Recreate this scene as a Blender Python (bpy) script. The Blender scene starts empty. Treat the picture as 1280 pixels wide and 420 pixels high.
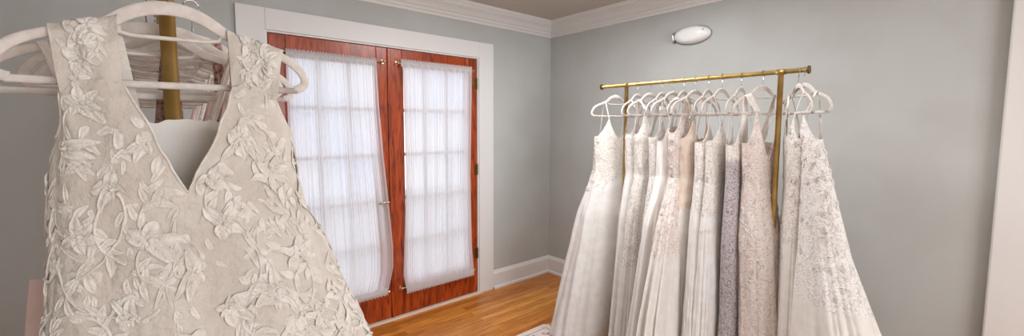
import bpy, math, random
import numpy as np
from mathutils import Vector, Matrix
random.seed(7); rng = np.random.default_rng(7)
PI = math.pi
S = bpy.context.scene
C = S.collection

# ------------------------------------------------------------------ camera, world, lights
cam_d = bpy.data.cameras.new('camera'); cam = bpy.data.objects.new('camera', cam_d); C.objects.link(cam)
S.camera = cam
cam_d.sensor_fit = 'HORIZONTAL'; cam_d.sensor_width = 36.0
cam_d.lens = 523.5 / 1280 * 36.0
cam_d.shift_x = -(642.43 - 640) / 1280
cam_d.shift_y = (199.8 - 210) / 1280
cam_d.clip_start = 0.02
yaw, pit, roll = .8634, -.0802, .0034
Fw = Vector((math.cos(yaw)*math.cos(pit), math.sin(yaw)*math.cos(pit), math.sin(pit)))
Rt = Vector((math.sin(yaw), -math.cos(yaw), 0)); Up = Rt.cross(Fw)
M = Matrix((Rt, Up, -Fw)).transposed() @ Matrix.Rotation(roll, 3, 'Z')
cam.matrix_world = Matrix.Translation((-2.9948, -2.9515, 1.4753)) @ M.to_4x4()

w = bpy.data.worlds.new('world'); S.world = w; w.use_nodes = True
nt = w.node_tree; bg = nt.nodes['Background']
tc = nt.nodes.new('ShaderNodeTexCoord'); nz = nt.nodes.new('ShaderNodeTexNoise'); nz.inputs['Scale'].default_value = 5
rp = nt.nodes.new('ShaderNodeValToRGB')
rp.color_ramp.elements[0].position = .38; rp.color_ramp.elements[0].color = (.55, .70, 1, 1)
rp.color_ramp.elements[1].position = .6; rp.color_ramp.elements[1].color = (1, .985, .97, 1)
nt.links.new(tc.outputs['Generated'], nz.inputs['Vector']); nt.links.new(nz.outputs['Fac'], rp.inputs['Fac'])
nt.links.new(rp.outputs['Color'], bg.inputs['Color']); bg.inputs['Strength'].default_value = 1.25

def area(name, loc, rot, sx, sy, energy, col):
    d = bpy.data.lights.new(name, 'AREA'); d.shape = 'RECTANGLE'; d.size = sx; d.size_y = sy
    d.energy = energy; d.color = col
    o = bpy.data.objects.new(name, d); C.objects.link(o); o.location = loc; o.rotation_euler = rot
    return o
area('rear_fill', (-2.0, -5.35, 1.55), (PI/2, 0, 0), 2.0, 1.5, 54, (.92, .965, 1.0))      # added fill light, set at an unseen window behind the camera
area('ceiling_fill', (-1.2, -1.5, 2.40), (0, 0, 0), .5, .5, 22, (.97, .98, 1.0))  # fill light added to lift the door wall and floor, no fixture
area('ceiling_fill', (-1.9, -3.9, 2.40), (0, 0, 0), .5, .5, 6, (.97, .98, 1.0))  # weaker fill added over the unseen back of the room, no fixture
S.view_settings.view_transform = 'Standard'; S.view_settings.look = 'None'
S.view_settings.gamma = 1; S.view_settings.use_curve_mapping = False
S.view_settings.exposure = 0.52

# ------------------------------------------------------------------ helpers
def lin(r, g, b):
    f = lambda c: (c/255/12.92) if c/255 <= .04045 else ((c/255+.055)/1.055)**2.4
    return (f(r), f(g), f(b), 1)

def mat(name, col, rough=.6, metal=0, bump=None, var=None, translucent=0, transp=0, sheen=0, scale=1):
    """bump=(noise scale, strength); var=(second colour, noise scale, kind)"""
    m = bpy.data.materials.new(name); m.use_nodes = True; t = m.node_tree; N = t.nodes; L = t.links
    p = N['Principled BSDF']; out = N['Material Output']
    p.inputs['Base Color'].default_value = col; p.inputs['Roughness'].default_value = rough; p.inputs['Metallic'].default_value = metal
    if sheen: p.inputs['Sheen Weight'].default_value = sheen
    co = N.new('ShaderNodeTexCoord')
    csock = None
    if var:
        c2, sc, kind = var
        if kind == 'vor':
            n = N.new('ShaderNodeTexNoise'); n.inputs['Detail'].default_value = 3; n.inputs['Distortion'].default_value = 2.2; fac = n.outputs['Fac']; lo, hi = .40, .52
        else:
            n = N.new('ShaderNodeTexNoise'); n.inputs['Detail'].default_value = 6; fac = n.outputs['Fac']; lo, hi = .42, .6
        n.inputs['Scale'].default_value = sc; L.new(co.outputs['Object'], n.inputs['Vector'])
        r = N.new('ShaderNodeValToRGB'); r.color_ramp.elements[0].position = lo; r.color_ramp.elements[1].position = hi
        r.color_ramp.elements[0].color = c2; r.color_ramp.elements[1].color = col
        L.new(fac, r.inputs['Fac']); csock = r.outputs['Color']; L.new(csock, p.inputs['Base Color'])
    nrm = None
    if bump:
        n2 = N.new('ShaderNodeTexNoise'); n2.inputs['Scale'].default_value = bump[0]; n2.inputs['Detail'].default_value = 5
        L.new(co.outputs['Object'], n2.inputs['Vector'])
        b = N.new('ShaderNodeBump'); b.inputs['Strength'].default_value = bump[1]; b.inputs['Distance'].default_value = .01
        L.new(n2.outputs['Fac'], b.inputs['Height']); L.new(b.outputs['Normal'], p.inputs['Normal'])
    last = p.outputs['BSDF']
    if translucent:
        tr = N.new('ShaderNodeBsdfTranslucent'); tr.inputs['Color'].default_value = col
        if csock: L.new(csock, tr.inputs['Color'])
        mx = N.new('ShaderNodeMixShader'); mx.inputs[0].default_value = translucent
        L.new(last, mx.inputs[1]); L.new(tr.outputs[0], mx.inputs[2]); last = mx.outputs[0]
    if transp:
        tp = N.new('ShaderNodeBsdfTransparent')
        mx = N.new('ShaderNodeMixShader'); mx.inputs[0].default_value = transp
        L.new(last, mx.inputs[1]); L.new(tp.outputs[0], mx.inputs[2]); last = mx.outputs[0]
    L.new(last, out.inputs['Surface'])
    return m

class MB:
    def __init__(s): s.v = []; s.f = []
    def add(s, vs, fs):
        o = len(s.v); s.v.extend([tuple(map(float, v)) for v in vs]); s.f.extend([tuple(i+o for i in f) for f in fs]); return s
    def grid(s, A, cu=False, cv=False):
        """A: (n, m, 3) array"""
        n, m = A.shape[:2]; idx = np.arange(n*m).reshape(n, m); fs = []
        for i in range(n if cu else n-1):
            for j in range(m if cv else m-1):
                i2 = (i+1) % n; j2 = (j+1) % m
                fs.append((idx[i, j], idx[i2, j], idx[i2, j2], idx[i, j2]))
        return s.add(A.reshape(-1, 3).tolist(), fs)
    def box(s, a, b, bev=0):
        x0, y0, z0 = [min(a[i], b[i]) for i in range(3)]; x1, y1, z1 = [max(a[i], b[i]) for i in range(3)]
        vs = [(x0,y0,z0),(x1,y0,z0),(x1,y1,z0),(x0,y1,z0),(x0,y0,z1),(x1,y0,z1),(x1,y1,z1),(x0,y1,z1)]
        return s.add(vs, [(0,3,2,1),(4,5,6,7),(0,1,5,4),(1,2,6,5),(2,3,7,6),(3,0,4,7)])
    def tube(s, pts, r, seg=12, flat=None, caps=True, up=(0, 0, 1)):
        """sweep; flat=(rx, ry) elliptical section, rx along the side axis"""
        P = [Vector(p) for p in pts]; n = len(P); rings = []; up = Vector(up)
        rr = r if isinstance(r, (list, tuple)) else [r]*n
        for i in range(n):
            t = (P[min(i+1, n-1)] - P[max(i-1, 0)]).normalized()
            a = t.cross(up)
            if a.length < 1e-4: a = t.cross(Vector((1, 0, 0)))
            a.normalize(); b = a.cross(t)
            k = flat if flat else (1, 1)
            rings.append([P[i] + a*(rr[i]*k[0]*math.cos(2*PI*j/seg)) + b*(rr[i]*k[1]*math.sin(2*PI*j/seg)) for j in range(seg)])
        A = np.array([[list(q) for q in rg] for rg in rings])
        o = len(s.v); s.grid(A, cv=True)
        if caps:
            s.f.append(tuple(o+j for j in reversed(range(seg)))); s.f.append(tuple(o+(n-1)*seg+j for j in range(seg)))
        return s
    def lathe(s, prof, c=(0, 0, 0), seg=20):
        A = np.array([[[c[0]+r*math.cos(2*PI*j/seg), c[1]+r*math.sin(2*PI*j/seg), c[2]+z] for j in range(seg)] for r, z in prof])
        return s.grid(A, cv=True)
    def build(s, name, m, parent=None, smooth=False, bevel=0, loc=None):
        me = bpy.data.meshes.new(name); me.from_pydata(s.v, [], s.f); me.materials.append(m); me.update()
        if smooth: me.polygons.foreach_set('use_smooth', [True]*len(me.polygons))
        o = bpy.data.objects.new(name, me); C.objects.link(o)
        if parent: o.parent = parent
        if loc: o.location = loc
        if bevel:
            b = o.modifiers.new('bevel', 'BEVEL'); b.width = bevel; b.segments = 2; b.limit_method = 'ANGLE'
        return o

def struct(o): o['kind'] = 'structure'; return o
def tag(o, label, cat, group=None):
    o['label'] = label; o['category'] = cat
    if group: o['group'] = group
    return o
def thing(name, loc, label, cat, group=None, rz=0):
    o = bpy.data.objects.new(name, None); C.objects.link(o); o.location = loc; o.rotation_euler = (0, 0, rz); o.empty_display_size = .1
    return tag(o, label, cat, group)

# ------------------------------------------------------------------ materials
def wall_mat():
    m = mat('wall_paint', lin(186, 187, 184), .85, bump=(160, .06), var=(lin(181, 181, 177), 2.5, 'noise'))
    return m
WALL = wall_mat()
CEIL = mat('ceiling_paint', lin(192, 182, 172), .9, bump=(90, .05))
WHITE = mat('trim_paint', lin(222, 219, 216), .45, bump=(20, .02))
BRASS = mat('brushed_brass', lin(196, 166, 104), .42, .85, bump=(60, .05), var=(lin(176, 144, 82), 12, 'noise'))
DBRASS = mat('dark_brass', lin(120, 100, 66), .4, 1, bump=(60, .1))
STEEL = mat('hook_steel', lin(190, 188, 186), .3, 1, bump=(40, .02))
def wood_mat():
    m = bpy.data.materials.new('door_wood'); m.use_nodes = True; t = m.node_tree; N = t.nodes; L = t.links; p = N['Principled BSDF']
    co = N.new('ShaderNodeTexCoord'); mp = N.new('ShaderNodeMapping'); mp.inputs['Scale'].default_value = (14, 14, 2.2)
    n = N.new('ShaderNodeTexNoise'); n.inputs['Scale'].default_value = 2.4; n.inputs['Detail'].default_value = 9; n.inputs['Distortion'].default_value = 1.2
    r = N.new('ShaderNodeValToRGB'); r.color_ramp.elements[0].position = .3; r.color_ramp.elements[0].color = lin(104, 30, 8)
    r.color_ramp.elements[1].position = .72; r.color_ramp.elements[1].color = lin(186, 78, 24)
    L.new(co.outputs['Object'], mp.inputs['Vector']); L.new(mp.outputs[0], n.inputs['Vector']); L.new(n.outputs['Fac'], r.inputs['Fac'])
    L.new(r.outputs['Color'], p.inputs['Base Color']); p.inputs['Roughness'].default_value = .28
    b = N.new('ShaderNodeBump'); b.inputs['Strength'].default_value = .12; b.inputs['Distance'].default_value = .01
    L.new(n.outputs['Fac'], b.inputs['Height']); L.new(b.outputs['Normal'], p.inputs['Normal'])
    return m
WOOD = wood_mat()
def floor_mat():
    m = bpy.data.materials.new('oak_floor'); m.use_nodes = True; t = m.node_tree; N = t.nodes; L = t.links; p = N['Principled BSDF']
    co = N.new('ShaderNodeTexCoord')
    br = N.new('ShaderNodeTexBrick'); br.offset = .37; br.squash = 1
    br.inputs['Scale'].default_value = 1; br.inputs['Brick Width'].default_value = .85; br.inputs['Row Height'].default_value = .058
    br.inputs['Mortar Size'].default_value = .0009; br.inputs['Mortar Smooth'].default_value = .3; br.inputs['Bias'].default_value = 0
    br.inputs['Color1'].default_value = lin(232, 158, 70); br.inputs['Color2'].default_value = lin(186, 108, 34); br.inputs['Mortar'].default_value = lin(70, 36, 12)
    L.new(co.outputs['Object'], br.inputs['Vector'])
    mp = N.new('ShaderNodeMapping'); mp.inputs['Scale'].default_value = (2.2, 26, 1); L.new(co.outputs['Object'], mp.inputs['Vector'])
    n = N.new('ShaderNodeTexNoise'); n.inputs['Scale'].default_value = 2; n.inputs['Detail'].default_value = 8; n.inputs['Distortion'].default_value = .8
    L.new(mp.outputs[0], n.inputs['Vector'])
    r = N.new('ShaderNodeValToRGB'); r.color_ramp.elements[0].position = .32; r.color_ramp.elements[0].color = (.45, .36, .26, 1)
    r.color_ramp.elements[1].position = .6; r.color_ramp.elements[1].color = (1, 1, 1, 1); L.new(n.outputs['Fac'], r.inputs['Fac'])
    mx = N.new('ShaderNodeMixRGB'); mx.blend_type = 'MULTIPLY'; mx.inputs[0].default_value = .75
    L.new(br.outputs['Color'], mx.inputs[1]); L.new(r.outputs['Color'], mx.inputs[2]); L.new(mx.outputs[0], p.inputs['Base Color'])
    p.inputs['Roughness'].default_value = .33
    b = N.new('ShaderNodeBump'); b.inputs['Strength'].default_value = .15; b.inputs['Distance'].default_value = .004
    L.new(br.outputs['Fac'], b.inputs['Height']); b.invert = True; L.new(b.outputs['Normal'], p.inputs['Normal'])
    return m
FLOOR = floor_mat()
GLASS = bpy.data.materials.new('window_glass'); GLASS.use_nodes = True
_n = GLASS.node_tree.nodes; _l = GLASS.node_tree.links
_t = _n.new('ShaderNodeBsdfTransparent'); _g = _n.new('ShaderNodeBsdfGlossy'); _g.inputs['Roughness'].default_value = .03
_m = _n.new('ShaderNodeMixShader'); _m.inputs[0].default_value = .07
_l.new(_t.outputs[0], _m.inputs[1]); _l.new(_g.outputs[0], _m.inputs[2]); _l.new(_m.outputs[0], _n['Material Output'].inputs['Surface'])

SHEER = mat('sheer_curtain', lin(246, 244, 245), .9, translucent=.62, transp=.11, bump=(220, .1))
HEAD = mat('curtain_hem', lin(236, 232, 232), .9, translucent=.35, transp=.08, bump=(220, .1))
VELVET = mat('hanger_velvet', lin(214, 205, 197), .9, bump=(500, .12), sheen=.25, var=(lin(204, 194, 186), 60, 'noise'))

def fabric(name, col, col2=None, sc=60, kind='noise', rough=.6, tl=.12, bump=(90, .35), sheen=.2):
    return mat(name, col, rough, var=(col2, sc, kind) if col2 else None, translucent=tl, bump=bump, sheen=sheen)
IVORY = lin(240, 234, 227)
F_TULLE = fabric('ivory_tulle', IVORY, lin(234, 227, 219), 20, 'noise', .8, .18, (40, .12))
F_TULLE2 = fabric('white_tulle', lin(245, 241, 237), lin(238, 233, 228), 20, 'noise', .8, .18, (40, .12))
F_SATIN = fabric('white_satin', lin(240, 236, 231), None, 1, 'noise', .36, .05, (14, .06))
F_LACE = fabric('ivory_lace', lin(242, 236, 229), lin(212, 200, 190), 55, 'vor', .8, .1, (130, .7))
F_LACE2 = fabric('white_lace', lin(245, 241, 237), lin(218, 209, 202), 42, 'vor', .8, .1, (150, .7))
F_BLUSH = fabric('blush_lace', lin(240, 229, 222), lin(216, 192, 180), 50, 'vor', .8, .1, (130, .7))
F_CHAMP = fabric('champagne_satin', lin(228, 211, 196), lin(214, 192, 174), 18, 'noise', .5, .1, (30, .1))
F_SILVER = fabric('silver_beading', lin(206, 196, 196), lin(136, 122, 126), 70, 'vor', .42, .05, (160, .9))
F_PINK = fabric('pink_satin', lin(228, 202, 194), lin(218, 190, 182), 12, 'noise', .5, .1, (20, .1))
F_MAUVE = fabric('mauve_lace', lin(186, 150, 138), lin(130, 92, 82), 60, 'vor', .7, .1, (130, .6))
F_NET = fabric('cream_net', lin(214, 206, 195), lin(205, 195, 183), 9, 'noise', .8, .12, (38, .9))
F_APP = fabric('embroidery_thread', lin(230, 223, 213), lin(216, 207, 196), 40, 'noise', .6, .08, (260, .35))
F_THREAD = fabric('white_thread', lin(243, 238, 232), lin(234, 227, 220), 40, 'noise', .6, .08, (260, .35))
F_LINING = fabric('lining_satin', lin(250, 245, 238), None, 1, 'noise', .4, .4, (16, .05))

# ------------------------------------------------------------------ room shell
X0, X1, Y0, Y1, H = -4.3, 0.0, -5.5, 0.0, 2.47
struct(MB().box((X0-.1, Y0-.1, -.1), (X1+.1, Y1+.12, 0)).build('floor', FLOOR))
struct(MB().box((X0-.1, Y0-.1, H), (X1+.1, Y1+.12, H+.1)).build('ceiling', CEIL))
DL, DM, DR, DT = -2.45, -1.672, -.893, 2.04       # door leaves: left, seam, right, top
g = .012
struct(MB().box((X0-.1, 0, 0), (DL-g, .12, H)).box((DR+g, 0, 0), (X1+.1, .12, H)).box((DL-g, 0, DT+g), (DR+g, .12, H)).build('wall_back', WALL))
struct(MB().box((0, Y0-.1, 0), (.1, 0, H)).build('wall_right', WALL))
struct(MB().box((X0-.1, Y0-.1, 0), (X0, 0, H)).build('wall_left', WALL))
wx0, wx1, wz0, wz1 = -3.0, -1.0, .8, 2.3
struct(MB().box((X0, Y0-.1, 0), (wx0, Y0, H)).box((wx1, Y0-.1, 0), (X1, Y0, H)).box((wx0, Y0-.1, 0), (wx1, Y0, wz0)).box((wx0, Y0-.1, wz1), (wx1, Y0, H)).build('wall_front', WALL))
wn = MB()  # unseen window, added and positioned for the light from behind
for a, b in (((wx0, wz0), (wx1, wz0+.05)), ((wx0, wz1-.05), (wx1, wz1)), ((wx0, wz0), (wx0+.05, wz1)), ((wx1-.05, wz0), (wx1, wz1)), ((-2.03, wz0), (-1.97, wz1)), ((wx0, 1.52), (wx1, 1.57))):
    wn.box((a[0], Y0-.07, a[1]), (b[0], Y0-.02, b[1]))
wo = struct(wn.build('unseen_window_1', WHITE)); MB().box((wx0, Y0-.05, wz0), (wx1, Y0-.045, wz1)).build('glass', GLASS, wo)
struct(MB().box((-9, .14, -.25), (5, 7, -.15)).build('terrain_patio', mat('patio_concrete', lin(206, 204, 200), .9, bump=(30, .2), var=(lin(190, 188, 182), 3, 'noise'))))

def sweep_profile(prof, pts_fn, name):
    pass
# crown moulding: profile (out from the wall, height), mitred at the corners
crown = [(0, 2.334), (.012, 2.334), (.016, 2.342), (.016, 2.352), (.026, 2.358), (.03, 2.368), (.03, 2.376), (.042, 2.384), (.05, 2.398), (.064, 2.414), (.082, 2.424), (.092, 2.432), (.092, 2.441), (.1, 2.447), (.108, 2.455), (.112, 2.47), (0, 2.47)]
def crown_run(corners, name):
    A = []
    for (cx, cy, sx, sy) in corners:
        A.append([[cx + sx*o, cy + sy*o, z] for o, z in crown])
    return struct(MB().grid(np.array(A)).build(name, WHITE))
crown_run([(X0, 0, 1, -1), (0, 0, -1, -1)], 'trim_1')
crown_run([(0, 0, -1, -1), (0, Y0, -1, 1)], 'trim_2')
crown_run([(0, Y0, -1, 1), (X0, Y0, 1, 1)], 'trim_3')
crown_run([(X0, Y0, 1, 1), (X0, 0, 1, -1)], 'trim_4')
base = [(0, .165), (.006, .165), (.012, .158), (.014, .148), (.02, .142), (.022, .135), (.022, .022), (.034, .018), (.036, 0)]
def base_run(corners, name):
    A = [[[cx + sx*o, cy + sy*o, z] for o, z in base] for (cx, cy, sx, sy) in corners]
    return struct(MB().grid(np.array(A)).build(name, WHITE))
CR = -.729; CL = -2.612; CT = 2.181
base_run([(CR, 0, 0, -1), (0, 0, -1, -1)], 'baseboard_back')
base_run([(X0, 0, 1, -1), (CL, 0, 0, -1)], 'baseboard_back')
base_run([(0, 0, -1, -1), (0, -2.94, -1, 0)], 'baseboard_right')
base_run([(X0, Y0, 1, 1), (X0, 0, 1, -1)], 'baseboard_left')
# door casing (flat boards with a thin inner bead) and jamb
cs = MB(); D = .024
cs.box((CL, -D, 0), (DL-g, 0, CT)); cs.box((DR+g, -D, 0), (CR, 0, CT)); cs.box((DL-g, -D, DT+g), (DR+g, 0, CT))
struct(cs.build('trim_5', WHITE, bevel=.003))
jb = MB(); jb.box((DL-g, -.01, 0), (DL-.002, .12, DT+g)); jb.box((DR+.002, -.01, 0), (DR+g, .12, DT+g)); jb.box((DL-.002, -.01, DT+.002), (DR+.002, .12, DT+g))
struct(jb.build('trim_6', WHITE))
struct(MB().box((DL-g, -.03, 0), (DR+g, .12, .012)).build('trim_7', mat('threshold_paint', lin(228, 208, 192), .5, bump=(30, .05)), bevel=.003))
# white casing on the right wall at the frame's edge
cw = MB(); cw.box((-.05, -3.16, 0), (0, -2.94, H)); cw.box((-.05, -3.16, 0), (0, -2.94, H))
struct(MB().box((-.045, -4.6, 0), (0, -2.94, H)).build('trim_8', WHITE, bevel=.008))

# ------------------------------------------------------------------ french doors
def french_door(n, xa, xb, hinge_side, handle):
    fr = MB(); y0, y1 = .0, .042; st = .098
    ga, gb, gz0, gz1 = xa+st, xb-st, .26, 1.925
    fr.box((xa+.001, y0, .016), (ga, y1, DT-.001)); fr.box((gb, y0, .016), (xb-.001, y1, DT-.001))
    fr.box((ga, y0, .016), (gb, y1, gz0)); fr.box((ga, y0, gz1), (gb, y1, DT-.001))
    o = struct(fr.build('door_%d' % n, WOOD, bevel=.004))
    # beading round the glass, muntins
    b = MB()
    for a in (((ga, gz0), (gb, gz0+.012)), ((ga, gz1-.012), (gb, gz1)), ((ga, gz0), (ga+.012, gz1)), ((gb-.012, gz0), (gb, gz1))):
        b.box((a[0][0], .006, a[0][1]), (a[1][0], .036, a[1][1]))
    b.build('glazing_bead', WOOD, o)
    mu = MB(); ww = (gb-ga)/3; hh = (gz1-gz0)/5
    for k in (1, 2): mu.box((ga+ww*k-.012, .008, gz0), (ga+ww*k+.012, .034, gz1))
    for k in (1, 2, 3, 4): mu.box((ga, .007, gz0+hh*k-.012), (gb, .035, gz0+hh*k+.012))
    mu.build('muntin_grid', mat('muntin_paint_%d' % n, lin(176, 166, 160), .5, bump=(30, .03)), o)
    for i in range(3):
        for j in range(5):
            MB().box((ga+ww*i+.002, .020, gz0+hh*j+.002), (ga+ww*(i+1)-.002, .023, gz0+hh*(j+1)-.002)).build('glass_pane', GLASS, o)
    for hz in (1.832, 1.1, .363):
        hx = xb if hinge_side > 0 else xa
        h = MB(); h.tube([(hx, -.006, hz-.045), (hx, -.006, hz+.045)], .008, 10)
        h.tube([(hx, -.006, hz+.045), (hx, -.006, hz+.053)], [.006, .003], 10); h.box((hx-hinge_side*.03, -.0025, hz-.044), (hx, 0, hz+.044))
        h.build('hinge', DBRASS, o)
    # brass rods carried on small brackets
    for rz in (1.935, .235):
        r = MB(); r.tube([(ga-.045, -.03, rz), (gb+.045, -.03, rz)], .005, 10)
        for xx in (ga-.045, gb+.045):
            r.tube([(xx-.006, -.03, rz), (xx+.006, -.03, rz)], .010, 12)
            r.tube([(xx, 0, rz), (xx, -.03, rz)], .004, 8); r.box((xx-.008, -.003, rz-.014), (xx+.008, 0, rz+.014))
        r.build('curtain_rod', mat('rod_finish_%d%d' % (n, int(rz)), lin(222, 205, 170), .3, 1, bump=(40, .03)), o)
    if handle:
        hx = xb-.045
        r = MB(); r.box((hx-.018, -.005, .80), (hx+.018, 0, 1.0)); hp = r.build('handle_plate', DBRASS, o, bevel=.004)
        l = MB(); l.tube([(hx, 0, .915), (hx, -.045, .915)], .009, 12)
        l.tube([(hx, -.045, .915), (hx-.02, -.052, .917), (hx-.045, -.05, .916), (hx-.072, -.046, .912)], [.009, .008, .007, .006], 10)
        l.build('door_handle', mat('pewter', lin(190, 176, 150), .3, 1, bump=(30, .03)), hp, smooth=True)
    return o
french_door(1, DL, DM, -1, True)
french_door(2, DM, DR, 1, False)
struct(MB().box((DM-.018, -.012, .02), (DM+.006, .0, DT-.004)).build('trim_9', WOOD, bevel=.004))   # astragal over the seam

def curtain(xl, xr, zt, zb, edge_l, edge_r, label, seed):
    """edge_l/edge_r: (t, x) outline tables, t 0 at the top to 1 at the bottom"""
    rg = np.random.default_rng(seed)
    t = thing('sheer_curtain', ((xl+xr)/2, -.03, zb), label, 'curtain', 'sheer curtains on the french doors')
    n, m = 420, 60
    u = np.linspace(0, 1, n)[:, None]; v = np.linspace(0, 1, m)[None, :]
    Lx = np.interp(v, [a for a, _ in edge_l], [b for _, b in edge_l]); Rx = np.interp(v, [a for a, _ in edge_r], [b for _, b in edge_r])
    ph = np.zeros((n, 1)); waves = np.zeros((n, m)); 
    for k in range(9):
        fq = rg.uniform(9, 52); am = rg.uniform(.4, 1)*(26/(fq+16)); dr = rg.uniform(-.5, .5)
        waves += am*np.sin(2*PI*(fq*u + dr*v) + rg.uniform(0, 6.28))*(.75+.25*np.sin(3*v+k))
    waves = waves/np.abs(waves).max()
    fine = np.sin(2*PI*62*u + 2*np.sin(9*u))*np.exp(-v*14) + np.sin(2*PI*55*u + 2*np.sin(7*u))*np.exp(-(1-v)*18)
    X = Lx + (Rx-Lx)*u + .003*np.sin(2*PI*31*u)*v
    Y = -.036 - .017*waves*(.45+.55*np.sin(PI*np.clip(v, .05, .95))) - .0035*fine
    Z = zt + (zb-zt)*v + 0*u + .004*np.sin(2*PI*3*u+1)*v
    org = np.array([(xl+xr)/2, -.03, zb])
    MB().grid(np.stack([X, Y, Z+0*X], -1)-org).build('sheer_panel', SHEER, t, smooth=True)
    for (z0, z1, vv) in ((zt+.024, zt-.03, 0), (zb+.03, zb-.028, 1)):
        k = np.linspace(0, 1, 9)[None, :]; iu = u
        lx, rx = float(Lx[0, -1 if vv else 0]), float(Rx[0, -1 if vv else 0])
        amp = .004+.006*np.abs(2*k-1)
        X = lx + (rx-lx)*iu + 0*k
        Y = -.037 - .004*np.sin(PI*k) - amp*.8*np.sin(2*PI*58*iu + 3*np.sin(11*iu)) 
        Z = z0 + (z1-z0)*k + .004*np.sin(2*PI*29*iu+2*np.sin(17*iu))*(np.abs(2*k-1)**2)
        MB().grid(np.stack([X, Y, Z], -1)-org).build('ruffle', HEAD, t, smooth=True)
    return t
# left door's curtain spreads towards the seam lower down; the right one is held straight
curtain(-2.36, -1.79, 1.925, .245, [(0, -2.36), (1, -2.37)], [(0, -1.785), (.18, -1.775), (.4, -1.75), (.62, -1.715), (.8, -1.69), (.9, -1.69), (.96, -1.715), (1, -1.735)],
        'sheer white gathered curtain on the left french door, its edge billowing over the stile', 3)
curtain(-1.59, -.965, 1.94, .215, [(0, -1.60), (.03, -1.585), (.5, -1.575), (.8, -1.60), (.93, -1.61), (1, -1.585)], [(0, -.968), (.5, -.985), (.85, -.975), (1, -.955)],
        'sheer white gathered curtain on the right french door, held straight by its rods', 5)

# ------------------------------------------------------------------ emergency light on the right wall
t = thing('wall_light_fixture', (0, -1.44, 2.135), 'white oval plastic fixture mounted high on the grey wall below the crown', 'light fixture')
PL = mat('white_plastic', lin(236, 234, 230), .35, bump=(30, .01))
A = []
for i in range(13):
    k = i/12; r = math.cos(k*PI/2)**.45 if i < 12 else 0.0
    A.append([[-.062*math.sin(k*PI/2)-.008, .135*r*math.cos(2*PI*j/40), .062*r*math.sin(2*PI*j/40)] for j in range(40)])
MB().grid(np.array(A), cv=True).build('housing', PL, t, smooth=True)
MB().grid(np.array([[[x, .14*math.cos(2*PI*j/40), .066*math.sin(2*PI*j/40)] for j in range(40)] for x in (0, -.01)]), cv=True).build('backplate', mat('plate_plastic', lin(190, 186, 184), .4, bump=(30, .01)), t)
e = MB(); c0 = Vector((-.052, -.088, .012)); e.tube([c0+Vector((.02, 0, 0)), c0+Vector((-.006, 0, 0))], .019, 20); lr = e.build('lens_ring', PL, t, smooth=True)
e = MB(); e.tube([c0+Vector((0, 0, 0)), c0+Vector((-.0075, 0, 0))], .012, 16); e.build('lamp_lens', mat('smoked_lens', lin(120, 118, 116), .2, bump=(30, .01)), lr)
e = MB(); e.box((-.03, .128, -.035), (-.004, .146, -.02)); e.box((-.03, .128, .02), (-.004, .146, .035)); e.tube([(-.02, .14, -.03), (-.02, .146, .03)], .004, 8); e.build('side_clip', STEEL, t)

# ------------------------------------------------------------------ rug
def rug_mat():
    m = bpy.data.materials.new('rug_pattern'); m.use_nodes = True; t = m.node_tree; N = t.nodes; L = t.links; p = N['Principled BSDF']
    co = N.new('ShaderNodeTexCoord')
    v = N.new('ShaderNodeTexVoronoi'); v.inputs['Scale'].default_value = 15; v.feature = 'SMOOTH_F1'
    n = N.new('ShaderNodeTexNoise'); n.inputs['Scale'].default_value = 22; n.inputs['Distortion'].default_value = 2
    L.new(co.outputs['Object'], v.inputs['Vector']); L.new(co.outputs['Object'], n.inputs['Vector'])
    mu = N.new('ShaderNodeMath'); mu.operation = 'SUBTRACT'; L.new(v.outputs['Distance'], mu.inputs[0]); L.new(n.outputs['Fac'], mu.inputs[1])
    r = N.new('ShaderNodeValToRGB'); E = r.color_ramp.elements; E[0].position = 0; E[0].color = lin(226, 214, 206); E[1].position = .16; E[1].color = lin(168, 130, 128)
    e2 = E.new(.08); e2.color = lin(222, 208, 200)
    L.new(mu.outputs[0], r.inputs['Fac']); L.new(r.outputs['Color'], p.inputs['Base Color']); p.inputs['Roughness'].default_value = .95
    b = N.new('ShaderNodeBump'); n2 = N.new('ShaderNodeTexNoise'); n2.inputs['Scale'].default_value = 400; b.inputs['Distance'].default_value = .004
    L.new(co.outputs['Object'], n2.inputs['Vector']); L.new(n2.outputs['Fac'], b.inputs['Height']); L.new(b.outputs['Normal'], p.inputs['Normal'])
    return m
rx1, ry1, rx0, ry0 = -.853, -.815, -2.7, -3.2
t = thing('area_rug', ((rx0+rx1)/2, (ry0+ry1)/2, 0), 'cream area rug with a mauve scroll pattern on the oak floor', 'rug')
hw, hd = (rx1-rx0)/2, (ry1-ry0)/2
MB().box((-hw+.012, -hd+.012, .001), (hw-.012, hd-.012, .0105)).build('pile', rug_mat(), t)
bd = MB()
for a, b in (((-hw, -hd), (hw, -hd+.014)), ((-hw, hd-.014), (hw, hd)), ((-hw, -hd), (-hw+.014, hd)), ((hw-.014, -hd), (hw, hd))): bd.box((a[0], a[1], .001), (b[0], b[1], .012))
bd.build('binding', mat('rug_binding', lin(222, 204, 190), .9, bump=(200, .3)), t)
bd = MB()
for off, wd in ((.045, .006), (.14, .008)):
    a, b = hw-off, hd-off
    for p, q in (((-a, -b), (a, -b+wd)), ((-a, b-wd), (a, b)), ((-a, -b), (-a+wd, b)), ((a-wd, -b), (a, b))): bd.box((p[0], p[1], .0105), (q[0], q[1], .0115))
bd.build('border_line', mat('rug_line', lin(172, 140, 138), .95, bump=(200, .3)), t)

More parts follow.
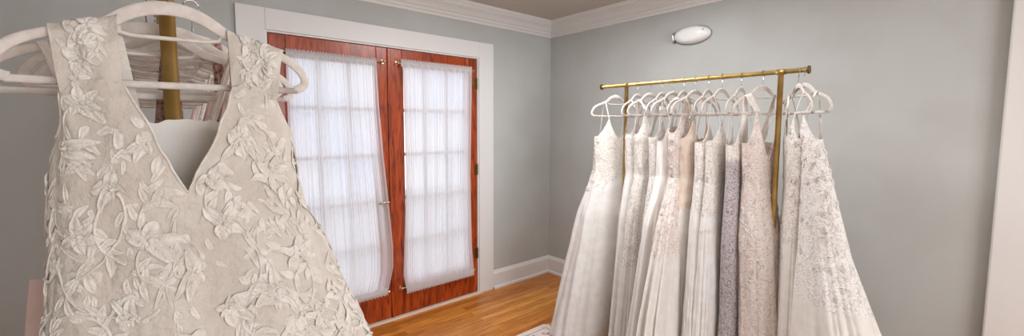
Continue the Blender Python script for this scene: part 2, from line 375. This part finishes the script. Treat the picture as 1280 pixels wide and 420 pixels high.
# ------------------------------------------------------------------ garment racks
RH = 1.75
def rack(x, ya, yb, pa, pb, label):
    """rail along y from ya (far) to yb (near), posts at pa, pb"""
    t = thing('garment_rack', (x, (ya+yb)/2, 0), label, 'clothes rack', 'brass garment racks')
    cy = (ya+yb)/2
    r = MB(); r.tube([(0, ya-cy, RH), (0, yb-cy, RH)], .0115, 18); r.build('rail', BRASS, t, smooth=True)
    for e, s in ((ya, 1), (yb, -1)):
        c = MB(); c.tube([(0, e-cy, RH), (0, e-cy+s*.004, RH), (0, e-cy+s*.004, RH), (0, e-cy+s*.012, RH)], [.013, .013, .0195, .0195], 18); c.build('end_cap', DBRASS, t)
    for py in (pa, pb):
        c = MB(); c.tube([(0, py-cy, .03), (0, py-cy, RH-.008)], .0128, 18); c.build('post', BRASS, t, smooth=True)
        c = MB(); c.tube([(0, py-cy-.02, RH), (0, py-cy+.02, RH)], .0135, 18); c.build('collar', BRASS, t, smooth=True)
        f = MB(); f.tube([(-.22, py-cy, .022), (.22, py-cy, .022)], .0128, 16); f.build('foot', BRASS, t, smooth=True)
    f = MB(); f.tube([(0, pa-cy, .10), (0, pb-cy, .10)], .0115, 16); f.build('lower_rail', BRASS, t, smooth=True)
    return t
RX = -.6
rack(RX, -1.105, -2.315, -1.30, -2.205, 'brass garment rack standing along the right-hand grey wall, packed with gowns')
LX = -2.967
rack(LX, -.80, -2.04, -.98, -1.895, 'brass garment rack at the left, its post showing right behind the front gown')

# ------------------------------------------------------------------ hangers
half = [(a_, b_*1.17) for a_, b_ in [(0, 0), (.03, -.004), (.055, -.014), (.075, -.028), (.09, -.036), (.12, -.043), (.155, -.052), (.183, -.063), (.203, -.079), (.213, -.096), (.207, -.108), (.192, -.1125)]]
def hanger_meshes():
    b = MB()
    def P(k, s): return (s*k[0], 0, k[1])
    top = [P(k, -1) for k in reversed(half)] + [P(k, 1) for k in half[1:]]
    # smooth the outline
    T = np.array(top); ts = np.linspace(0, len(T)-1, 61); T = np.stack([np.interp(ts, range(len(T)), T[:, i]) for i in range(3)], 1)
    for _ in range(2): T[1:-1] = (T[:-2]+2*T[1:-1]+T[2:])/4
    wd = [.0065 + .0055*math.exp(-((x)/.11)**2) + .0015*math.exp(-((abs(x)-.19)/.03)**2) for x in T[:, 0]]
    # band: in-plane half width wd, thickness .0028
    N = []
    for i in range(len(T)):
        d = T[min(i+1, len(T)-1)]-T[max(i-1, 0)]; d /= np.linalg.norm(d); a = np.array([-d[2], 0, d[0]])
        N.append([T[i]+a*wd[i]*math.cos(q) + np.array([0, 1, 0])*.0032*math.sin(q)*1.0 for q in [2*PI*j/12 for j in range(12)]])
    b.grid(np.array(N), cv=True)
    bar = [(-.196, 0, -.133), (-.1, 0, -.134), (.1, 0, -.134), (.196, 0, -.133)]
    b.tube(bar, .0062, 10, flat=(.5, 1))
    b.tube([(-.074, 0, -.040), (-.070, 0, -.049), (-.05, 0, -.053), (.05, 0, -.053), (.070, 0, -.049), (.074, 0, -.040)], .0036, 8)
    h = MB(); pts = [(0, 0, -.004), (0, 0, .018)]
    for k in range(15):
        a = -PI/2 + PI*.25 - k*(PI*1.35)/14 + PI
        pts.append(None)
    pts = [(0, 0, -.004), (0, 0, .02), (0, 0, .046), (.004, 0, .0565)]
    R_ = .0150; c = (0, .072)
    for k in range(13):
        a = -PI/2 + .5 + k*(PI*1.30)/12
        pts.append((R_*math.cos(a), 0, c[1] + R_*math.sin(a)))
    # hook turned to run across the rail (rail runs along y)
    h.tube([(p[0], p[1], p[2]) for p in pts], .0017, 8)
    return b, h
hb, hh = hanger_meshes()
_p = thing('clothes_hanger', (0, 0, 0), 'x', 'hanger')
HB = hb.build('frame', VELVET, _p, smooth=True); HH = hh.build('hook', STEEL, _p, smooth=True)
first = [True]
HZ = RH - .072      # top of the shoulders when hooked over the rail
def hanger(x, y, yaw_, label, group=None, dz=0, tilt=0):
    if first[0]: o = _p; first[0] = False
    else:
        o = _p.copy(); C.objects.link(o)
        for ch in (HB, HH):
            c = ch.copy(); C.objects.link(c); c.parent = o
    o.location = (x, y, HZ+dz); o.rotation_euler = (0, tilt, yaw_)
    o['label'] = label; o['category'] = 'hanger'
    if group: o['group'] = group
    elif 'group' in o: del o['group']
    return o

# ------------------------------------------------------------------ gowns
def pw(x, tab): return np.interp(x, [a for a, _ in tab], [b for _, b in tab])
class Gown:
    """closed draped shell: rows (z, cx, cy, half width, half depth, pleat amplitude), top edge varying round the body"""
    def __init__(s, rows, zv, zp, zarm, zback, sp=.5, seed=1, npl=9, g=1.0, backdip=0, crumple=0, plat=None):
        s.plat = plat or (sp, sp)
        s.rows = sorted(rows); s.zv, s.zp, s.zarm, s.zback, s.sp, s.g, s.bd = zv, zp, zarm, zback, sp, g, backdip
        rg = np.random.default_rng(seed); s.pl = [(rg.integers(int(npl*.6), int(npl*2.2)), rg.uniform(0, 6.28), rg.uniform(.4, 1), rg.uniform(-1.2, 1.2)) for _ in range(5)]
        s.cr = [(rg.uniform(8, 40), rg.integers(2, 14), rg.uniform(0, 6.28)) for _ in range(8)]; s.crumple = crumple
        s.hem = s.rows[0][0]
    def ztop(s, th):
        c = np.cos(th); a = np.abs(c); front = np.sin(th) < 0
        p0, p1 = s.plat
        f = np.where(a < p0, s.zv + (s.zp-s.zv)*(a/p0)**s.g, np.where(a < p1, s.zp, s.zarm + (s.zp-s.zarm)*np.clip(1-(a-p1)/(1-p1), 0, 1)**1.3))
        b = s.zback + (s.zarm-s.zback)*a**2 - s.bd*(1-a)
        return np.where(front, f, b) + s.crumple*(.35*np.sin(23*th+1) + .3*np.sin(41*th))*(a < s.plat[0]*1.6)
    def P(s, th, v):
        th, v = np.broadcast_arrays(np.asarray(th, float), np.asarray(v, float))
        zt = s.ztop(th); z = zt + (s.hem-zt)*v
        zz = [r[0] for r in s.rows]; I = [np.interp(z, zz, [r[k] for r in s.rows]) for k in range(1, 6)]
        cx, cy, a, b, am = I
        f = np.zeros_like(z)
        for n, p, wgt, dr in s.pl: f = f + wgt*(np.abs(np.sin((n*th + p + dr*z)/1.0 * .5 * 2/2))**.8 - .62)
        f = f/2.0
        r = 1 + am*f*2
        cr = 0
        if s.crumple:
            for fz, nt_, p in s.cr: cr = cr + np.sin(fz*z + nt_*th + p)*.125
            cr = cr*s.crumple
        cc, ss = np.cos(th), np.sin(th)
        ex = .8
        x = cx + (a*r + cr)*np.sign(cc)*np.abs(cc)**ex; y = cy + (b*(1+am*f*3) + cr)*np.sign(ss)*np.abs(ss)**ex
        return np.stack([x, y, z], -1)
    def mesh(s, n=200, m=110, vpow=1.15, v0=0, v1=1):
        th = np.linspace(0, 2*PI, n, endpoint=False)[:, None]; v = v0 + (v1-v0)*(np.linspace(0, 1, m)[None, :]**vpow)
        return MB().grid(s.P(th, v), cu=True)
    def split(s, zc, n, m, parent, ma, mb_, names=('bodice', 'skirt')):
        """upper part down to height zc, lower part below it"""
        th = np.linspace(0, 2*PI, n, endpoint=False)[:, None]; zt = s.ztop(th)
        vc = (zt-zc)/(zt-s.hem); vc = vc + .006*np.sin(17*th) + .004*np.sin(41*th)
        k = np.linspace(0, 1, m)[None, :]
        top_ = MB().grid(s.P(th, vc*k), cu=True).build(names[0], ma, parent, smooth=True)
        q = np.linspace(0, 1, m)[None, :]
        A = s.P(th, vc + (1-vc)*q - .004)
        MB().grid(A, cu=True).build(names[1], mb_, parent, smooth=True); return top_

def strap(p0, p1, p2, w0, w1, wr=.002, seed=0):
    """ribbon from the bodice front p0 over the hanger p1 to the back p2"""
    rg = np.random.default_rng(seed); p0, p1, p2 = map(np.array, (p0, p1, p2)); n = 34; m = 9
    A = np.zeros((n, m, 3)); ph = rg.uniform(0, 6.28, 4)
    for i in range(n):
        k = i/(n-1)
        if k < .46: q = k/.46; c = p0*(1-q)+p1*q; c[1] = p0[1]*(1-q)**.7 + (p1[1]-.006)*(1-(1-q)**.7)
        elif k < .54: q = (k-.46)/.08; c = p1 + np.array([0, -.006*math.cos(q*PI), .0035*math.sin(q*PI)])
        else: q = (k-.54)/.46; c = p1*(1-q)+p2*q; c[1] = (p1[1]+.006)*(1-q) + p2[1]*q
        kk = min(k, 1-k)*2; wd = w0*(1-kk)+w1*kk
        for j in range(m):
            u = 2*j/(m-1)-1
            A[i, j] = c + np.array([u*wd/2, wr*(math.sin(u*5+ph[0]+k*9)+.6*math.sin(u*9+ph[1]-k*14)), 0])
            A[i, j, 2] -= .0*abs(u)
    # over the bar the ribbon follows the shoulder slope
    sl = -.30*np.sign(p1[0])
    for i in range(n):
        k = i/(n-1); wgt = math.exp(-((k-.5)/.14)**2)
        A[i, :, 2] += wgt*sl*(A[i, :, 0]-p1[0])
    return A

def grid_surface(A):
    """bilinear sampler over a grid as a surface function of (u, v)"""
    n, m = A.shape[:2]
    def f(u, v):
        u = np.clip(np.asarray(u, float), 0, 1)*(n-1.001); v = np.clip(np.asarray(v, float), 0, 1)*(m-1.001)
        i = u.astype(int); j = v.astype(int); a = (u-i)[..., None]; b = (v-j)[..., None]
        return A[i, j]*(1-a)*(1-b)+A[i+1, j]*a*(1-b)+A[i, j+1]*(1-a)*b+A[i+1, j+1]*a*b
    return f

class Lace:
    """raised embroidery draped on a surface function f(u, v)"""
    def __init__(s, f, out): s.f = f; s.mb = MB(); s.out = out
    def frame(s, u, v):
        e = 2e-3; p = s.f(u, v); a = (s.f(u+e, v)-s.f(u-e, v))/(2*e); b = (s.f(u, v+e)-s.f(u, v-e))/(2*e)
        n = np.cross(a, b); n /= (np.linalg.norm(n)+1e-9); n = n*s.out
        return p, a, b, n
    def patch(s, u, v, PX, PZ, Hh):
        """PX,PZ local metres (PX sideways, PZ down the surface), Hh height over the cloth"""
        p, a, b, n = s.frame(u, v)
        la = np.linalg.norm(a); t1 = a/(la+1e-9); bo = b - t1*(b@t1); lo = np.linalg.norm(bo)+1e-9
        dv = PZ/lo; du = (PX - dv*(b@t1))/(la+1e-9)
        if np.abs(du).max() > .25 or np.abs(dv).max() > .25: return
        if (v+dv).min() < .004: return
        Q = s.f(u+du, v+dv) + n*Hh[..., None]
        for ax in (0, 1):
            st = np.linalg.norm(np.diff(Q, axis=ax), axis=-1); ex = np.hypot(np.diff(PX, axis=ax), np.diff(PZ, axis=ax)) + np.abs(np.diff(Hh + 0*PX, axis=ax))
            if (st > 1.7*ex + .0022).any(): return
        ext = np.linalg.norm(Q.reshape(-1, 3).max(0)-Q.reshape(-1, 3).min(0)); want = math.hypot(np.ptp(PX), np.ptp(PZ))
        if ext > want*1.45 + .008: return
        s.mb.grid(Q)
    def leaf(s, u, v, ang, L_, W, x0=0, z0=0, curve=0, h=.0026):
        k = np.linspace(0, 1, 8)[:, None]; q = np.linspace(-1, 1, 7)[None, :]
        wd = W*np.sin(PI*np.clip(k**.8, .03, .97))**.6; bend = curve*k*k*L_
        X = k*L_ + 0*q; Y = wd*q*.5 + bend
        h = h*min(1.15, .35+L_/.04)
        Hh = h*(.25 + .75*np.cos(q*PI)**2)*np.clip(np.sin(PI*k)*1.6, .15, 1) 
        ca, sa = math.cos(ang), math.sin(ang)
        s.patch(u, v, x0 + X*ca - Y*sa, z0 + X*sa + Y*ca, Hh + 0*X)
    def cord(s, u, v, pts, W=.0042, h=.0034):
        P_ = np.array(pts); d = np.gradient(P_, axis=0); d /= (np.linalg.norm(d, axis=1)[:, None]+1e-9); nn = np.stack([-d[:, 1], d[:, 0]], 1)
        q = np.linspace(-1, 1, 5); X = P_[:, 0:1] + nn[:, 0:1]*q*W/2; Z = P_[:, 1:2] + nn[:, 1:2]*q*W/2
        s.patch(u, v, X, Z, h*(1-q[None, :]**2)+.0003 + 0*X)
    def flower(s, u, v, R_, rg, pet=6):
        a0 = rg.uniform(0, 6.28)
        for i in range(pet): s.leaf(u, v, a0+i*2*PI/pet+rg.uniform(-.15, .15), R_*rg.uniform(.8, 1.15), R_*.62, h=.0045, curve=rg.uniform(-.2, .2))
        for i in range(5): s.leaf(u, v, a0+.5+i*2*PI/5, R_*.5, R_*.36, h=.006)
        k = np.linspace(0, 1, 4)[:, None]; t_ = np.linspace(0, 2*PI, 9)[None, :]
        s.patch(u, v, k*R_*.13*np.cos(t_), k*R_*.13*np.sin(t_), .0075*np.sqrt(1-k*k*.95)+0*t_)
    def spray(s, u, v, ang, L_, rg, leaf=.026):
        c = rg.choice([-1, 1])*rg.uniform(1.0, 2.6); n = 14; k = np.linspace(0, 1, n); a = ang + c*k; st = L_/n
        X = np.cumsum(np.cos(a))*st; Z = np.cumsum(np.sin(a))*st
        s.cord(u, v, np.stack([X, Z], 1))
        for i in range(3, n, 2):
            sd = 1 if (i//2) % 2 else -1
            s.leaf(u, v, a[i]+sd*rg.uniform(.5, .9), leaf*rg.uniform(.7, 1.2), leaf*.42, X[i], Z[i], curve=rg.uniform(-.3, .3))
        s.leaf(u, v, a[-1], leaf*1.2, leaf*.45, X[-1], Z[-1])

# ---- front gown at the left, hanging on the near end of the left rack
FY = -1.995
fh = hanger(LX, FY, -.10, 'white velvet hanger carrying the large embroidered gown in the left foreground')
SH = HZ
rows = [(0.0, .08, -.07, .50, .30, .10), (.6, .07, -.05, .36, .18, .09), (.95, .060, -.03, .275, .115, .06), (1.05, .054, -.025, .245, .098, .045), (1.15, .046, -.02, .218, .085, .03), (1.25, .036, -.015, .194, .076, .02),
        (1.32, .020, -.012, .180, .07, .012), (1.40, .014, -.01, .168, .064, .008), (1.46, .02, -.008, .162, .058, .006), (1.53, .012, -.004, .155, .046, .004), (1.6, .01, 0, .15, .03, 0)]
G = Gown(rows, 1.365, 1.545, 1.455, 1.462, sp=.66, seed=11, npl=6, g=.85, crumple=.008, plat=(.40, .90), backdip=-.014)
t = thing('wedding_dress', (LX, FY, 0), 'ivory V-neck gown with raised floral embroidery filling the left foreground', 'dress', rz=-.10)
gb = G.mesh(360, 200, 1.0).build('gown_body', F_NET, t, smooth=True)
# inner lining: a slightly smaller shell with cupped back
rows_l = [(z, cx, cy+.0, a-.008, b-.008, am) for z, cx, cy, a, b, am in rows]
GL = Gown(rows_l, 1.33, 1.50, 1.44, 1.470, sp=.66, seed=11, npl=6, g=.85, crumple=.004, plat=(.40, .90), backdip=-.016)
GL.mesh(200, 60, 1.0, 0, .35).build('lining', F_LINING, t, smooth=True)
# piping along the top edge
th = np.linspace(0, 2*PI, 240, endpoint=False); E_ = G.P(th, 0*th)
ac = np.abs(np.cos(th)); hid = (np.sin(th) < 0) & (ac > .38) & (ac < .92); rad = list(np.where(hid, .0002, .0022)); rad.append(rad[0])
MB().tube([tuple(p) for p in np.vstack([E_, E_[:1]])], rad, 6, caps=False).build('neckline_piping', F_APP, gb, smooth=True)
SA = []; STR = []
for s_, x1, w1 in ((-1, -.106, .082), (1, .128, .092)):
    p0 = G.P(-PI/2 + s_*(PI/2-math.acos(.66)), 0.0); p0 = p0 + np.array([0, .003, -.02])
    p2 = G.P(PI/2 - s_*(PI/2-math.acos(.55)), 0.0)
    zb = np.interp(abs(x1), [k[0] for k in half[:-1]], [k[1] for k in half[:-1]]) + SH + .009
    A = strap(p0, (x1, 0, zb), p2, .070, w1, .0035, seed=3+s_)
    SA.append(A); STR.append(MB().grid(A).build('strap', F_NET, t, smooth=True))
rg = np.random.default_rng(21)
fb = lambda u, v: G.P(np.asarray(u)*2*PI, v)
def outward(f, c=(0.03, 0)):
    pass
LB = Lace(fb, 1)
p, a, b, n = LB.frame(.75, .2)
if n[1] > 0: LB.out = -1
# flowers placed by rejection so they stand apart, sprays between them
pts = []
def far(p, d): return all(np.linalg.norm(p-q) > d for q in pts)
for it in range(2500):
    u = rg.uniform(.48, 1.02); v = rg.uniform(.02, .5)
    p = fb(u, v)
    if p[2] < .85 or not far(p, .072): continue
    pts.append(p); R_ = rg.uniform(.026, .04)
    LB.flower(u, v, R_, rg, rg.integers(5, 7))
    k0 = rg.uniform(0, 6.28)
    for k in range(rg.integers(3, 5)): LB.spray(u, v, k0+k*1.7+rg.uniform(-.3, .3), rg.uniform(.07, .15), rg, .030)
for it in range(420):
    u = rg.uniform(.48, 1.02); v = rg.uniform(.01, .5); p = fb(u, v)
    if p[2] < .85: continue
    LB.leaf(u, v, rg.uniform(0, 6.28), rg.uniform(.014, .030), rg.uniform(.007, .014), curve=rg.uniform(-.6, .6), h=.0022)
LB.mb.build('lace_applique', F_APP, gb, smooth=True)
for i, A in enumerate(SA):
    f = grid_surface(A); Ls = Lace(f, 1); p, a, b, n = Ls.frame(.25, .5)
    if n[1] > 0: Ls.out = -1
    for k in range(7):
        u = .05+.4*(k+.5)/7; v = rg.uniform(.3, .7)
        if k % 2 == 0: Ls.flower(u, v, .026, rg, 6)
        for q in range(3): Ls.spray(u, v, rg.uniform(0, 6.28), .05, rg, .018)
    Ls.mb.build('strap_applique', F_APP, STR[i], smooth=True)

# ---- simpler gowns
def gown(x, y, yaw_, label, G, bodice, skirt, zc, straps, name='wedding_dress', app=None, group=None, hang_label=None, n=220, neck=None, dz=0, sw=(.012, .008), lace_n=160, tan=None):
    t = thing(name, (x, y, 0), label, 'dress', group, rz=yaw_)
    if zc is None: top_ = G.mesh(n, 130, 1.1).build('gown_body', bodice, t, smooth=True)
    else: top_ = G.split(zc, n, 70, t, bodice, skirt)
    th = np.linspace(0, 2*PI, 120, endpoint=False); E_ = G.P(th, 0*th)
    MB().tube([tuple(p) for p in np.vstack([E_, E_[:1]])], .0017, 6, caps=False).build('neckline_piping', app or bodice, top_, smooth=True)
    sx = straps
    for s_ in (-1, 1):
        p0 = G.P(-PI/2 + s_*(PI/2-math.acos(G.sp)), 0.0) + np.array([0, 0, -.006]); p2 = G.P(PI/2 - s_*(PI/2-math.acos(.5)), 0.0)
        x1 = s_*sx; zb = np.interp(sx, [k[0] for k in half[:-1]], [k[1] for k in half[:-1]]) + HZ + dz + .0075
        MB().grid(strap(p0, (x1, 0, zb), p2, sw[0], sw[1], .0008 if sw[0] < .03 else .003, seed=int(abs(y)*100))).build('strap', tan or app or bodice, t, smooth=True)
    if app and lace_n:
        rg = np.random.default_rng(int(abs(y)*1000)); f = lambda u, v: G.P(np.asarray(u)*2*PI, v)
        L_ = Lace(f, 1); p, a, b, nn = L_.frame(.75, .2)
        if nn[1] > 0: L_.out = -1
        for k in range(lace_n):
            u = rg.uniform(.42, 1.08); v = rg.uniform(.01, .55)**1.1; r = rg.uniform(0, 1)
            if zc is not None and f(u, v)[2] < zc - .08: continue
            if r < .35: L_.flower(u, v, rg.uniform(.014, .022), rg, 5)
            else: L_.spray(u, v, rg.uniform(0, 6.28), rg.uniform(.03, .06), rg, .016)
        L_.mb.build('lace_applique', app, top_, smooth=True)
    if hang_label: hanger(x, y, yaw_, hang_label, dz=dz)
    return t

def R(top, bust, waist, hip, knee, hem, lean=(0, 0), depth=(.036, .034, .040, .046, .052), pl=(.03, .07, .11), ztop=1.53):
    """rows from half widths"""
    lx, ly = lean; d = depth
    return [(0.012, lx, ly, hem, d[4], pl[2]), (.45, lx*.6, ly*.6, knee, (d[3]+d[4])/2, pl[1]), (.9, lx*.2, ly*.2, hip, d[3], pl[0]),
            (1.18, 0, 0, waist, d[2], .01), (1.4, 0, 0, bust, d[1]+.012, .005), (ztop, 0, 0, top, d[0], 0)]
A_ = F_THREAD
right = [
 # y, yaw, label, (zv,zp,zarm,zback), rows, bodice, skirt, zc, strap x, app, strap width, hanger label, lace_n
 (-1.215, -.08, 'ivory gown with full plain tulle skirt at the far left end of the right rack', (1.42, 1.50, 1.40, 1.42), R(.135, .175, .20, .25, .30, .33, (-.07, .12), (.034, .036, .05, .09, .16), (.05, .10, .14)), F_LACE, F_TULLE2, 1.12, .10, A_, (.008, .007), 'white hanger at the far left end of the rail, holding the full tulle-skirted gown', 60),
 (-1.385, .06, 'slim white gown second from the left end of the right rack', (1.44, 1.53, 1.42, 1.45), R(.10, .12, .12, .17, .22, .27, (0, .01)), F_LACE2, F_TULLE2, 1.2, .10, None, (.02, .015), 'white hanger second from the left end of the right rail', 0),
 (-1.475, -.04, 'ivory lace gown with wide lace straps, third from the left on the right rack', (1.40, 1.56, 1.42, 1.42), R(.12, .13, .13, .18, .23, .28), F_LACE, F_TULLE, .6, .11, A_, (.035, .03), 'white hanger third from the left end of the right rail', 80),
 (-1.56, .05, 'cream lace gown fourth from the left on the right rack', (1.42, 1.50, 1.40, 1.42), R(.11, .13, .125, .18, .23, .29), F_LACE2, F_TULLE, .95, .10, A_, (.01, .008), 'white hanger fourth from the left end of the right rail', 50),
 (-1.63, -.03, 'plain white satin gown with pointed cups, fifth from the left on the right rack', (1.38, 1.48, 1.38, 1.42), R(.11, .125, .14, .22, .30, .37, (-.03, 0)), F_SATIN, F_SATIN, None, .10, None, (.008, .007), 'white hanger fifth from the left, above the pointed satin cups', 0),
 (-1.70, .04, 'blush floral lace gown with covered shoulders in the middle of the right rack', (1.52, 1.60, 1.43, 1.5), R(.15, .15, .14, .25, .40, .50, (-.04, -.01), (.036, .036, .045, .065, .09), (.02, .05, .07)), F_BLUSH, F_TULLE, .75, .12, A_, (.05, .05), 'white hanger mostly hidden under the blush lace shoulders mid rail', 110),
 (-1.77, -.06, 'champagne gown with tan side panels right of the blush lace one', (1.40, 1.48, 1.40, 1.40), R(.11, .12, .12, .15, .17, .20), F_CHAMP, F_TULLE, 1.0, .10, None, (.01, .008), 'white hanger holding the champagne gown mid rail', 0),
 (-1.845, .05, 'slim white lace gown between the champagne and ivory gowns', (1.40, 1.47, 1.38, 1.40), R(.10, .11, .12, .15, .18, .21), F_LACE2, F_TULLE2, 1.0, .10, A_, (.009, .008), 'white hanger just left of the tall one above the ivory lace gown', 50),
 (-1.92, -.02, 'ivory lace gown with a smooth pale skirt, directly left of the silver gown', (1.41, 1.48, 1.39, 1.40), R(.105, .115, .125, .15, .17, .19), F_LACE, F_TULLE2, .98, .10, A_, (.009, .008), 'white hanger holding the ivory lace gown left of the silver one', 60),
 (-2.02, .03, 'silver grey beaded gown with V neckline on the right rack', (1.34, 1.48, 1.37, 1.40), R(.11, .12, .125, .12, .09, .10), F_LACE, F_SILVER, 1.28, .11, A_, (.012, .01), 'white hanger holding the silver beaded gown', 40),
 (-2.125, -.12, 'blush lace gown with broad lace strap, just left of the brass post', (1.34, 1.53, 1.38, 1.42), R(.12, .12, .115, .14, .15, .20, (0, -.01)), F_BLUSH, F_BLUSH, None, .12, A_, (.055, .045), 'white hanger holding the blush lace gown next to the near post', 120),
]
right[10] = right[10][:4] + (R(.12, .12, .10, .105, .11, .14, (.05, -.07), (.036, .036, .055, .085, .10)),) + right[10][5:]
right[9] = right[9][:5] + (F_LACE, F_SILVER, 1.30) + right[9][8:]
for k, (y, yw, lab, zz, rw, bo, sk, zc, sx, ap, sw, hl, ln) in enumerate(right):
    yw *= 2.2
    rw = [(z, a1, a2, a3*{1.18: .90, .9: 1.04}.get(z, 1), a4, a5) for z, a1, a2, a3, a4, a5 in rw]
    G = Gown(rw, zz[0]-(.03 if k != 5 else 0), zz[1]+.03, zz[2]+.01, zz[3]-.02, sp=[.55, .45, .6, .5, .55, .3, .45, .55, .5, .6, .6][k], g=1.25, crumple=.003, seed=40+k, npl=5 + (k % 3)*2)
    gown(RX, y, yw, lab, G, bo, sk, zc, sx, app=ap, sw=sw, hang_label=hl, lace_n=ln, group='gowns on the right rack')
# two gowns beyond the near post
rowsA = R(.10, .10, .09, .09, .10, .14, (.0, .0), (.03, .03, .03, .035, .04), (.03, .06, .08))
G = Gown(rowsA, 1.42, 1.52, 1.42, 1.42, sp=.5, seed=71, npl=8)
gown(RX, -2.282, -2.60, 'slim ivory lace gown tucked behind the last white gown at the near rail end', G, F_LACE, F_TULLE, .9, .11, app=A_, hang_label='white hanger behind the frontmost one at the near rail end', lace_n=40, group='gowns on the right rack')
rowsB = [(0.012, .17, .20, .38, .25, .09), (.3, .14, .14, .34, .20, .08), (.62, .10, .085, .265, .13, .06), (.9, .07, .055, .190, .085, .03), (1.18, .05, .025, .15, .055, .012), (1.4, .025, .0, .125, .04, .005), (1.53, 0, 0, .115, .036, 0)]
G = Gown(rowsB, 1.39, 1.53, 1.42, 1.42, sp=.5, seed=72, npl=9)
gown(RX, -2.306, -2.36, 'white lace mermaid gown at the near end of the right rack, its train spreading right', G, F_LACE2, F_TULLE, .68, .11, app=A_, sw=(.018, .012), hang_label='frontmost white hanger at the near end of the right rail', lace_n=150, group='gowns on the right rack')

# ---- left rack: gowns behind the front one, then bare crowded hangers
def lrows(a, b, cx=0): return [(.012, cx, 0, b, .09, .1), (.6, cx*.8, 0, b*.8, .06, .07), (1.0, cx*.4, 0, (a+b)/2, .045, .03), (1.2, 0, 0, a, .04, .01), (1.45, 0, 0, a, .04, .0), (1.6, 0, 0, a, .035, 0)]
G = Gown(lrows(.13, .22), 1.36, 1.47, 1.36, 1.40, sp=.6, seed=90)
gown(LX-.03, -1.845, .12, 'white gown with thin straps hanging directly behind the large embroidered gown', G, F_LACE2, F_TULLE, .9, .14, app=A_, sw=(.012, .012), hang_label='white velvet hanger directly behind the front one, poking out lower at left', lace_n=0, dz=-.012)
G = Gown(lrows(.13, .24), 1.36, 1.44, 1.36, 1.38, sp=.6, seed=91)
t_pink = gown(LX, -1.775, -.05, 'pale pink satin gown in the left rack behind the white ones', G, F_PINK, F_PINK, None, .12, sw=(.012, .01), hang_label='white hanger of the pale pink gown behind the brass post', lace_n=0)
k = np.linspace(0, 1, 14)[:, None]; q = np.linspace(0, 1, 6)[None, :]
MB().grid(np.stack([-.135-.045*np.sin(k*1.5)-.075*q*(1-.1*k)+.01*k, -.045-.02*np.sin(q*2+k*3), 1.185-.33*k+.012*q+0*k], -1)).build('sash_end', F_PINK, t_pink, smooth=True)
G = Gown(lrows(.12, .2), 1.36, 1.46, 1.38, 1.40, sp=.3, seed=92)
gown(LX+.05, -1.70, .1, 'mauve brown lace gown showing in the left rack beyond the white neckline', G, F_MAUVE, F_MAUVE, None, .045, sw=(.03, .022), hang_label='white hanger of the mauve lace gown on the left rack', lace_n=0)
yy = -1.63
for k in range(9):
    yw = [.06, -.08, .03, .1, -.05, .0, .08, -.1, .04][k]
    hanger(LX, yy, yw, ['fourth', 'fifth', 'sixth', 'seventh', 'eighth', 'ninth', 'tenth', 'eleventh', 'farthest'][k] + ' white hanger in the crowded row behind the left brass post, counted from the camera', 'hangers crowded behind the left brass post', dz=[0, -.004, 0, -.003, 0, 0, -.004, 0, 0][k])
    if k in (1, 3, 5, 7):
        G = Gown(lrows(.12, .2), 1.38, 1.47, 1.38, 1.42, sp=.55, seed=95+k)
        gown(LX, yy, yw, ['pale pink gown hanging just beyond the mauve lace one in the left rack', 'white lace gown deep in the left rack between two paler gowns', 'plain ivory gown deep in the left rack before the last one', 'last pale pink gown at the far end of the left rack'][k//2], G, [F_PINK, F_LACE2, F_TULLE, F_PINK][k//2], F_TULLE, None, .12, sw=(.02, .015), lace_n=0, group='gowns deep in the left rack', n=120)
    yy += .095
